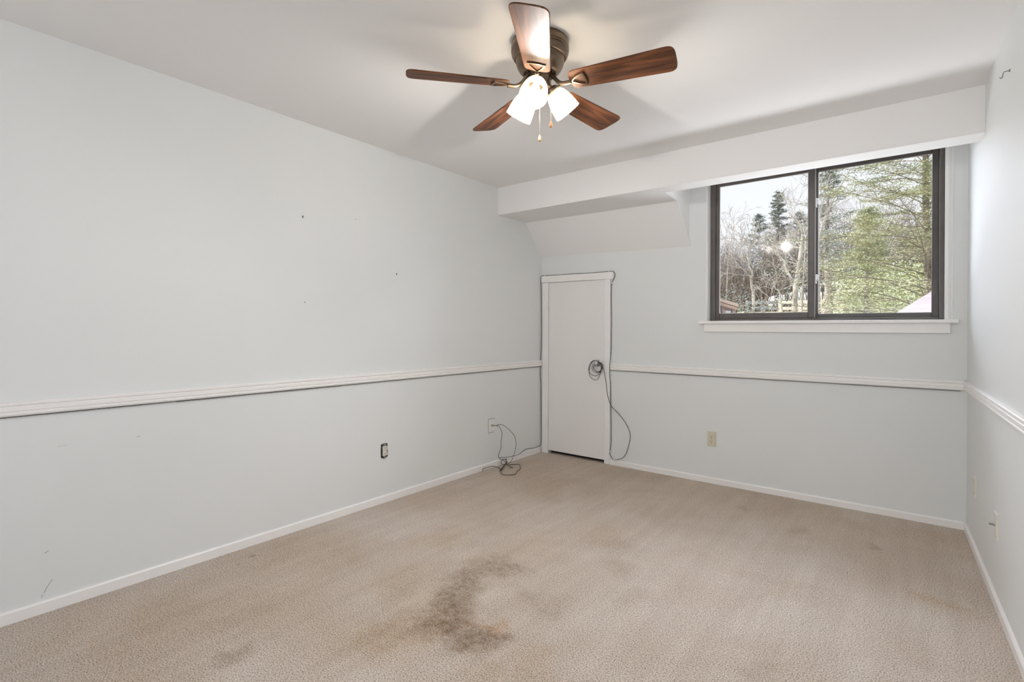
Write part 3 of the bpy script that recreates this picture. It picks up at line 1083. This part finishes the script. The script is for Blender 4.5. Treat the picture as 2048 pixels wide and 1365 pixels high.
def grow(mb, rng, p, d, length, r, level, spread=.55, up=.12, kids=4, seg=5, sides=5, minr=.004, tips=None):
    pts, rs = [p.copy()], [r]
    d = d.normalized()
    step = length / seg
    for i in range(seg):
        d = (d + Vector((rng.uniform(-1, 1), rng.uniform(-1, 1), rng.uniform(-1, 1))) * .13 + Vector((0, 0, up * .25))).normalized()
        p = p + d * step
        pts.append(p.copy())
        rs.append(max(minr, r * (1 - .72 * (i + 1) / seg)))
    mb.tube(pts, rs, max(3, sides), cap=False)
    if tips is not None and level <= 1:
        for q in pts[1:]:
            tips.append((q.copy(), d.copy()))
    if level <= 0:
        return
    for k in range(kids):
        t = rng.uniform(.30, 1.0)
        i = min(seg - 1, int(t * seg))
        q = pts[i].lerp(pts[i + 1], t * seg - i)
        ax = d.cross(Vector((rng.uniform(-1, 1), rng.uniform(-1, 1), rng.uniform(-1, 1))))
        if ax.length < 1e-3:
            continue
        nd = Matrix.Rotation(rng.uniform(.6, 1.3) * spread * 1.5, 3, ax.normalized()) @ d
        grow(mb, rng, q, nd, length * rng.uniform(.42, .68), max(minr, rs[i] * rng.uniform(.40, .6)), level - 1, spread, up, kids, max(3, seg - 1), sides - 1, minr, tips)


def sprays(mb, rng, tips, n, size, jitter, flat=.4, thin=.17):
    """short needle sprays, each a small crossed blade"""
    for _ in range(n):
        q, d = tips[rng.randrange(len(tips))]
        c = q + Vector((rng.gauss(0, jitter), rng.gauss(0, jitter), rng.gauss(0, jitter * flat)))
        a = rng.uniform(0, 2 * PI)
        u = Vector((math.cos(a), math.sin(a), rng.uniform(-.5, .25))) * size * rng.uniform(.5, 1.2)
        w = Vector((-math.sin(a), math.cos(a), rng.uniform(-.8, .8))) * size * thin
        mb.add([c - w, c + u * .5 - w * .8, c + u, c + u * .5 + w * .8, c + w], [(0, 1, 2, 3, 4)])


# woods far behind: four kinds of bare tree, copied
protos = []
for k in range(5):
    rng = random.Random(40 + k)
    mb = MB()
    hgt = (9.5, 11, 8, 12, 10)[k]
    grow(mb, rng, Vector((0, 0, -.3)), Vector((0, 0, 1)), hgt, .11 + .02 * k, 3, .5, .18, 7, 8, 5, .022)
    o = mb.build('bare_tree', M[('bark_grey', 'bark_brown', 'far_haze', 'bark_grey', 'bark_brown')[k]])
    protos.append(o)
rng = random.Random(7)
used = set()
spots = []
for k in range(44):
    Y = rng.uniform(29, 60)
    x = Y * rng.uniform(-.345, .09)
    spots.append((x, Y))
for k, (x, Y) in enumerate(spots):
    pi = k % 5
    if pi not in used:
        o = protos[pi]
        used.add(pi)
    else:
        o = protos[pi].copy()
        COL.objects.link(o)
    o.location = (x, Y, gz(x, Y))
    o.rotation_euler = (rng.uniform(-.06, .06), rng.uniform(-.06, .06), rng.uniform(0, 6.28))
    s_ = rng.uniform(.20, .33) * (1.05 if x / Y > -.17 else 1.0)
    o.scale = (s_, s_, s_)
    tag(o, 'leafless grey-brown tree among the crowded woods behind the rail fence', 'tree', 'bare trees of the woods beyond the fence')


def conifer_mesh(name, rng, hgt, rad, nb, nspray, ssize, wood, leaf, z0=.15, droop=-.12, loc=(0, 0, 0), gap=0.0, tr=.10, jit=.07):
    root = empty(name, loc)
    tk = MB()
    tips = []
    pts = [Vector((.04 * math.sin(i), .04 * math.cos(i * 1.3), hgt * i / 9)) for i in range(10)]
    tk.tube([p - Vector((0, 0, .3 if i == 0 else 0)) for i, p in enumerate(pts)], [max(.012, tr * (1 - i / 9.3)) for i in range(10)], 8, cap=False)
    for k in range(nb):                      # short shoots hugging the trunk
        for q_ in range(2):
            tips.append((Vector((0, 0, hgt * rng.uniform(z0, 1))), Vector((0, 0, 1))))
        a_ = rng.uniform(0, 6.28)
        z_ = hgt * rng.uniform(z0, 1)
        tips.append((Vector((math.cos(a_) * tr * 1.3, math.sin(a_) * tr * 1.3, z_)), Vector((0, 0, 1))))
    for b in range(nb):
        t = z0 + (1 - z0) * (b / nb) ** .9
        z = hgt * t
        a = b * 2.4 + rng.uniform(-.5, .5)
        ln = rad * (1 - t) ** .95 * rng.uniform(.6, 1.1) + .12
        d = Vector((math.cos(a), math.sin(a), .45 - droop + rng.uniform(-.25, .25)))
        q = Vector((0, 0, z))
        bp, br_ = [q], [max(.006, .11 * tr * (1 - t) + .005)]
        for i in range(6):
            d = (d + Vector((rng.uniform(-.1, .1), rng.uniform(-.1, .1), droop * .9 + (.10 if i > 3 else 0)))).normalized()
            q = q + d * ln / 6
            bp.append(q)
            br_.append(br_[0] * (1 - .14 * (i + 1)))
            if i >= 1 and rng.random() > gap:
                for s2 in (-1, 1):
                    sd = Vector((-d.y * s2, d.x * s2, rng.uniform(-.3, .2))) * .8 + d * .6
                    l2 = ln * .26 * rng.uniform(.5, 1.1)
                    e1 = q + sd.normalized() * l2
                    tk.tube([q, q.lerp(e1, .5) + Vector((0, 0, -.02)), e1], [.006, .005, .003], 3, cap=False)
                    for m_ in range(4):
                        tips.append((q.lerp(e1, .3 + .25 * m_), sd))
                tips.append((q, d))
        tk.tube(bp, br_, 4, cap=False)
    tk.build('trunk', wood, root)
    lf = MB()
    sprays(lf, rng, tips, nspray, ssize, jit)
    lf.build('foliage', leaf, root)
    return root


# big yellow-green evergreen close to the right pane
x, Y = far(1856, 500, 11.0).x, 11.0
o = conifer_mesh('evergreen_tree', random.Random(3), 8.6, 2.5, 170, 150000, .036, M['bark_brown'], M['leaf_yellow'], .17, -.10, (x, Y, gz(x, Y) - .1), .12, .085, .06)
tag(o, 'large yellow-green evergreen filling the right pane, closest to the window', 'tree')
x, Y = far(1735, 590, 15.0).x, 15.0
o = conifer_mesh('evergreen_tree', random.Random(5), 4.1, 1.35, 80, 34000, .040, M['bark_grey'], M['leaf_yellow'], .12, -.08, (x, Y, gz(x, Y) - .1), .1, .10, .09)
tag(o, 'smaller yellow-green evergreen behind and left of the largest evergreen', 'tree')
x, Y = far(1655, 590, 22.0).x, 22.0
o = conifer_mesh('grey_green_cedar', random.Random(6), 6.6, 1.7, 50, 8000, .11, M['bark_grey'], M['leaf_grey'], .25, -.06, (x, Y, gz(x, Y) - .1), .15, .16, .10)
tag(o, 'grey-green cedar with a double dark trunk, just right of the window mullion', 'tree')
# tall thin conifer in the left pane and two companions
x, Y = far(1557, 500, 30.0).x, 30.0
o = conifer_mesh('tall_conifer', random.Random(8), far(1557, 384, 30.0).z - gz(x, Y), 1.7, 76, 9000, .11, M['bark_grey'], M['leaf_grey'], .30, -.07, (x, Y, gz(x, Y)), .1, .09, .06)
tag(o, 'tall narrow conifer whose pointed top stands highest in the left pane', 'tree')
for px, py, Y, r_, lab, sd in ((1518, 430, 33.0, 2.3, 'broad grey-green conifer just left of the tall pointed one', 11),
                               (1600, 425, 36.0, 1.9, 'sparse conifer half hidden by the window mullion', 12),
                               (1497, 520, 34.0, 2.2, 'low round conifer left of the middle of the left pane', 13)):
    x = far(px, 500, Y).x
    o = conifer_mesh('distant_conifer', random.Random(sd), far(px, py, Y).z - gz(x, Y), r_, 50, 5200, .13, M['far_haze'], M['leaf_grey'], .22, -.04, (x, Y, gz(x, Y)), .25, .10, .10)
    tag(o, lab, 'tree')


def hand_tree(name, label, Y, limbs, material, seed, kids=3, lev=2, spread=.45, jl=.9):
    """main limbs follow given silhouettes at one distance, twigs grow from them"""
    rng = random.Random(seed)
    b0 = far(limbs[0][0][0][0], limbs[0][0][0][1], Y)
    base = Vector((b0.x, Y, gz(b0.x, Y) - .05))
    mb = MB()
    for li, (pts, r0, r1) in enumerate(limbs):
        pp = [far(px, py, Y + .12 * i * (1 if li % 2 else -1) * .5) - base for i, (px, py) in enumerate(pts)]
        if li == 0:
            pp[0].z = 0
        pp = smooth_path(pp, 4)
        n = len(pp)
        mb.tube(pp, [r0 + (r1 - r0) * i / (n - 1) for i in range(n)], 8)
        for k in range(int(n * .45)):
            i = rng.randrange(n // 3, n)
            rr = r0 + (r1 - r0) * i / (n - 1)
            d = Vector((rng.uniform(-1, 1), rng.uniform(-.6, .6), rng.uniform(.1, 1)))
            grow(mb, rng, pp[i], d, jl * rng.uniform(.5, 1.2), max(.005, min(.014, rr * .3)), lev, spread, .15, kids, 4, 4, .0045)
    o = mb.build(name, material, None, tuple(base))
    tag(o, label, 'tree')


hand_tree('forked_tree', 'pale smooth forked trunk leaning right, brightest trunk in the left pane', 15.0,
          [([(1587, 640), (1590, 600), (1594, 560), (1600, 520), (1604, 490), (1607, 470)],   .066, .046),
           ([(1590, 580), (1584, 562), (1577, 548), (1571, 538), (1569, 525), (1562, 515), (1556, 508)], .034, .012),
           ([(1607, 472), (1602, 455), (1592, 442), (1584, 432), (1577, 425)], .034, .012),
           ([(1607, 470), (1613, 460), (1622, 448), (1632, 430)], .026, .010)], M['bark_white'], 21, 3, 2, .45, .8)
hand_tree('slender_tree', 'slender white-barked forked tree left of the middle of the left pane', 12.5,
          [([(1506, 640), (1507, 605), (1504, 578), (1502, 560), (1505, 550), (1499, 535), (1490, 522), (1480, 510)], .030, .010),
           ([(1500, 537), (1496, 520), (1492, 505), (1487, 495)], .016, .006),
           ([(1499, 533), (1501, 515), (1500, 500)], .014, .006)], M['bark_white'], 22, 3, 2, .5, .7)
hand_tree('sapling', 'thin pale sapling right beside the white forked trunk', 14.0,
          [([(1604, 640), (1604, 605), (1606, 570), (1609, 520), (1611, 470)], .026, .008)], M['bark_white'], 23, 3, 2, .5, .7)
hand_tree('sapling', 'thin crooked sapling left of the white forked trunk', 14.5,
          [([(1572, 640), (1562, 600), (1551, 578), (1545, 560)], .026, .008), ([(1562, 602), (1552, 598), (1540, 596)], .016, .006)], M['bark_white'], 24, 3, 2, .5, .7)
hand_tree('bare_limbed_tree', 'bare grey tree whose limbs rise steeply just right of the window mullion', 18.0,
          [([(1640, 640), (1636, 520), (1637, 480), (1655, 425), (1680, 375), (1700, 340)], .046, .012),
           ([(1637, 480), (1640, 430), (1650, 390), (1660, 350)], .024, .009)], M['bark_grey'], 25, 3, 2, .45, .9)
hand_tree('hazy_tree', 'bare bluish tree at the far left edge of the left pane', 24.0,
          [([(1452, 640), (1455, 540), (1460, 500), (1466, 460), (1468, 440)], .022, .009),
           ([(1455, 520), (1445, 480), (1440, 440)], .016, .008)], M['bark_grey'], 26, 3, 2, .5, .9)


def twig_bush(name, label, px, Y, w, h, n, material, seed, leaf=None, nl=0, ls=.06):
    rng = random.Random(seed)
    c = far(px, 600, Y)
    base = Vector((c.x, Y, gz(c.x, Y)))
    root = empty(name, tuple(base)) if leaf else None
    mb = MB()
    tips = []
    for k in range(n):
        a = rng.uniform(0, 2 * PI)
        d = Vector((math.cos(a) * w * .5 / h, math.sin(a) * w * .5 / h, 1))
        grow(mb, rng, Vector((math.cos(a) * .1 * w, math.sin(a) * .1 * w, 0)), d, h * rng.uniform(.6, 1.0), .012, 2, .5, .05, 4, 5, 4, .0035, tips)
    if leaf:
        mb.build('stems', material, root)
        lf = MB()
        sprays(lf, rng, tips, nl, ls, .07, 1.0, .45)
        lf.build('leaves', leaf, root)
        tag(root, label, 'shrub')
    else:
        tag(mb.build(name, material, None, tuple(base)), label, 'shrub')


twig_bush('bare_shrub', 'tangled pale leafless shrub in front, near the lower left of the left pane', 1478, 9.5, 1.0, 1.55, 26, M['twig'], 31)
twig_bush('bare_shrub', 'straw-coloured leafless shrub around the slender white tree', 1508, 13.0, 1.0, 1.5, 9, M['twig'], 32)
twig_bush('broadleaf_shrub', 'dark green leafy shrub at the left edge of the left pane', 1434, 10.5, .6, 2.2, 12, M['bark_grey'], 33, M['leaf_dark'], 9000, .036)
twig_bush('broadleaf_shrub', 'low dark green leafy shrub behind the pale leafless shrub', 1450, 11.5, .45, 1.3, 8, M['bark_grey'], 34, M['leaf_dark'], 3500, .034)
twig_bush('bare_shrub', 'brown twiggy shrub between the white forked trunk and the mullion', 1606, 20.0, 1.2, 1.1, 6, M['twig'], 35)

# thicket that fills the wood's floor: twigs nobody could count
rng = random.Random(77)
mb = MB()
for k in range(5200):
    Y = rng.uniform(27, 56)
    x = Y * rng.uniform(-.36, .12)
    h = rng.uniform(1.2, 4.4)
    p = Vector((x, Y, gz(x, Y) - .1))
    tilt = Vector((rng.uniform(-.45, .45), rng.uniform(-.3, .3), 1))
    q = p + tilt * h * .5
    e1 = q + Vector((rng.uniform(-.5, .5), rng.uniform(-.3, .3), .8)) * h * .5
    mb.tube([p, q, e1], [.022, .016, .008], 3, cap=False)
    for s2 in range(2):
        e2 = q.lerp(e1, rng.random() * .7) 
        mb.tube([e2, e2 + Vector((rng.uniform(-.9, .9), rng.uniform(-.5, .5), rng.uniform(.2, 1.0))) * h * .3], [.011, .006], 3, cap=False)
o = mb.build('thicket', M['bark_brown'])
tag(o, 'brown thicket of bare undergrowth filling the woods behind the fence', 'undergrowth', kind='stuff')
# dense evergreen undergrowth low in the right pane
rng = random.Random(78)
tips = []
for k in range(900):
    Y = rng.uniform(17, 27)
    x = Y * rng.uniform(-.092, .06)
    tips.append((Vector((x, Y, gz(x, Y) + rng.uniform(0, 1.8))), Vector((0, 0, 1))))
mb = MB()
sprays(mb, rng, tips, 30000, .09, .28, .8, .22)
tag(mb.build('hedge_foliage', M['leaf_yellow']), 'low yellow-green undergrowth behind the evergreens in the right pane', 'undergrowth', kind='stuff')

# rail fence across the slope
YF = 24.0


def fence_post(px, Y, m_, h=1.15):
    p = far(px, 600, Y)
    return p.x


fe = empty('rail_fence', (far(1560, 600, YF).x, YF, gz(far(1560, 600, YF).x, YF)))
tag(fe, 'weathered two-rail wooden fence crossing behind the trees', 'fence')
FO = Vector(fe.location)
for (p0, p1, y0, y1, m_) in ((1492, 1556, 605.5, 605.5, 'dark_rail'), (1508, 1556, 616.5, 617, 'dark_rail'), (1550, 1682, 605.5, 603, 'pale_rail'), (1550, 1690, 617, 617.5, 'pale_rail')):
    a, b = far(p0, y0, YF) - FO, far(p1, y1, YF - .02) - FO
    MB().prism([a + Vector((0, -.03, -.065)), a + Vector((0, .03, -.065)), a + Vector((0, .03, .065)), a + Vector((0, -.03, .065))],
               [b + Vector((0, -.03, -.065)), b + Vector((0, .03, -.065)), b + Vector((0, .03, .065)), b + Vector((0, -.03, .065))]).build('rail', M[m_], fe)
for px, m_ in ((1494, 'dark_rail'), (1526.5, 'dark_rail'), (1560, 'pale_rail'), (1600, 'pale_rail'), (1641, 'pale_rail'), (1683, 'pale_rail')):
    t_ = far(px, 601, YF) - FO
    MB().box(t_.x - .06, t_.x + .06, -.03, .09, t_.z - 1.6, t_.z).build('post', M[m_], fe)

# small white car parked beyond the fence
c0, c1 = far(1594, 617, 29.0), far(1626, 617, 29.0)
car = empty('parked_car', ((c0.x + c1.x) / 2 + .6, 29.0, c0.z - .25))
tag(car, 'white car parked beyond the fence, partly hidden by the white trunk', 'car')
side = [(-2.1, .35), (-2.1, .75), (-1.9, .86), (-1.15, .95), (-.62, 1.36), (.85, 1.40), (1.55, 1.0), (2.05, .92), (2.12, .5), (2.05, .35)]
MB().prism([(x, -.82, z) for x, z in side], [(x, .82, z) for x, z in side]).build('car_body', M['car_paint'], car, bevel=.06)
MB().box(-.55, .10, -.835, -.80, .98, 1.29).box(.18, .80, -.835, -.80, .98, 1.29).build('side_windows', M['car_glass'], car)
for x in (-1.35, 1.35):
    for y in (-.80, .80):
        MB().lathe([(0, -.09), (.31, -.09), (.33, -.05), (.33, .05), (.31, .09), (0, .09)], 24, Matrix.Translation((x, y, .33)) @ RX).build('wheel', M['tyre'], car)

# peach outbuilding behind the cedar
b0, b1 = far(1640, 605, 33.0), far(1690, 572, 33.0)
bx = empty('outbuilding', (b0.x, 33.0, b0.z - .4))
tag(bx, 'low peach-coloured outbuilding seen between the trunks right of the mullion', 'building')
wd, ht = b1.x - b0.x + 1.2, b1.z - b0.z + .4
MB().box(-.4, wd, 0, 3, -.6, ht).build('wall', M['tan_wall'], bx)
MB().prism([(-.7, -.4, ht), (-.7, 1.5, ht + .8), (-.7, 3.4, ht)], [(wd + .3, -.4, ht), (wd + .3, 1.5, ht + .8), (wd + .3, 3.4, ht)]).build('roof', M['far_haze'], bx)
MB().box(1.45, 1.75, -.02, .02, .25, ht - .35).build('window', M['car_glass'], bx)

# neighbouring shingled wing, lower right of the right pane
pn, pf = far(1786, 630, 6.4), far(1863, 583, 8.2)
e = pf - pn
wing = empty('shingled_wing', (pn.x, pn.y, gz(pn.x, pn.y)))
tag(wing, 'neighbouring wing with a faded red shingle roof, lower right of the right pane', 'building')
WO = Vector(wing.location)
slope = math.atan2(e.z, e.y)
ln_ = math.hypot(e.y, e.z)
sk = e.x / ln_
# roof plane: local x sideways, local y up the slope
ro = MB().prism([(-.9 * sk, -.9, 0), (5.0 - .9 * sk, -.9, 0), (5.0 + ln_ * 1.25 * sk, ln_ * 1.25, 0), (ln_ * 1.25 * sk, ln_ * 1.25, 0)],
                [(-.9 * sk, -.9, -.07), (5.0 - .9 * sk, -.9, -.07), (5.0 + ln_ * 1.25 * sk, ln_ * 1.25, -.07), (ln_ * 1.25 * sk, ln_ * 1.25, -.07)]
                ).build('roof', M['shingle'], wing, tuple(pn - WO), (slope, 0, 0))
top = e * 1.25
MB().prism([(.25, -.5, -.2), (.25 + top.x, top.y - .2, -.2), (.25 + top.x, top.y - .2, (pn - WO).z + top.z - .15), (.25, -.5, (pn - WO).z - .24)],
           [(4.9, -.5, -.2), (4.9, top.y - .2, -.2), (4.9, top.y - .2, (pn - WO).z + top.z - .15), (4.9, -.5, (pn - WO).z - .24)]).build('wall', M['siding_grey'], wing)

# brown-sided gable corner, lower left of the left pane
p0, p1 = far(1436, 601, 6.0), far(1477.5, 614, 6.0)
sh = empty('brown_gable', (p1.x, 6.0, gz(p1.x, 6.0)))
tag(sh, 'brown-sided gable end with tan eave board, lower left of the left pane', 'building')
SO = Vector(sh.location)
dv = (p0 - p1)
EX = Vector((p1.x / 6 * 2.3, 2.2, 0))
a1, a0 = p1 - SO, p1 - SO + dv * 2.4
th = Vector((0, 0, .030))
MB().prism([a1 - th * .2, a0 - th * .2, a0 + th, a1 + th], [v + EX for v in (a1 - th * .2, a0 - th * .2, a0 + th, a1 + th)]).build('roof', M['fascia'], sh, bevel=.004)
MB().prism([a1 - th * 1.3 + Vector((-.02, .02, 0)), a0 - th * 1.3 + Vector((-.02, .02, 0)), a0 - th * .2 + Vector((-.02, .02, 0)), a1 - th * .2 + Vector((-.02, .02, 0))],
           [v + Vector((-.02, .05, 0)) for v in (a1 - th * 1.3, a0 - th * 1.3, a0 - th * .2, a1 - th * .2)]).build('eave_board', M['siding_brown'], sh)
w1, wm = far(1471, 614, 6.1) - SO, far(1443, 606, 6.1) - SO
MB().prism([(w1.x, .10, -.3), (wm.x - .5, .10, -.3), (wm.x - .5, .10, wm.z + .12), (w1.x, .10, w1.z - .02)],
           [(w1.x + EX.x, 2.1, -.3), (wm.x - .5 + EX.x, 2.1, -.3), (wm.x - .5 + EX.x, 2.1, wm.z + .12), (w1.x + EX.x, 2.1, w1.z - .02)]).build('wall', M['siding_brown'], sh)
MB().box(w1.x - .028, w1.x + .004, .085, .10, -.3, w1.z - .03).build('corner_board', M['fascia'], sh)
zz = (far(1450, 622, 6.1) - SO).z
MB().box(wm.x + .05, w1.x - .045, .088, .10, zz - .4, zz).build('grey_panel', M['siding_grey'], sh)
MB().prism([(wm.x - .1, .08, wm.z - .5), (wm.x + .045, .08, wm.z - .5), (wm.x - .01, .08, wm.z - .04), (wm.x - .1, .08, wm.z)],
           [(wm.x - .1, .10, wm.z - .5), (wm.x + .045, .10, wm.z - .5), (wm.x - .01, .10, wm.z - .04), (wm.x - .1, .10, wm.z)]).build('shutter', M['navy'], sh)
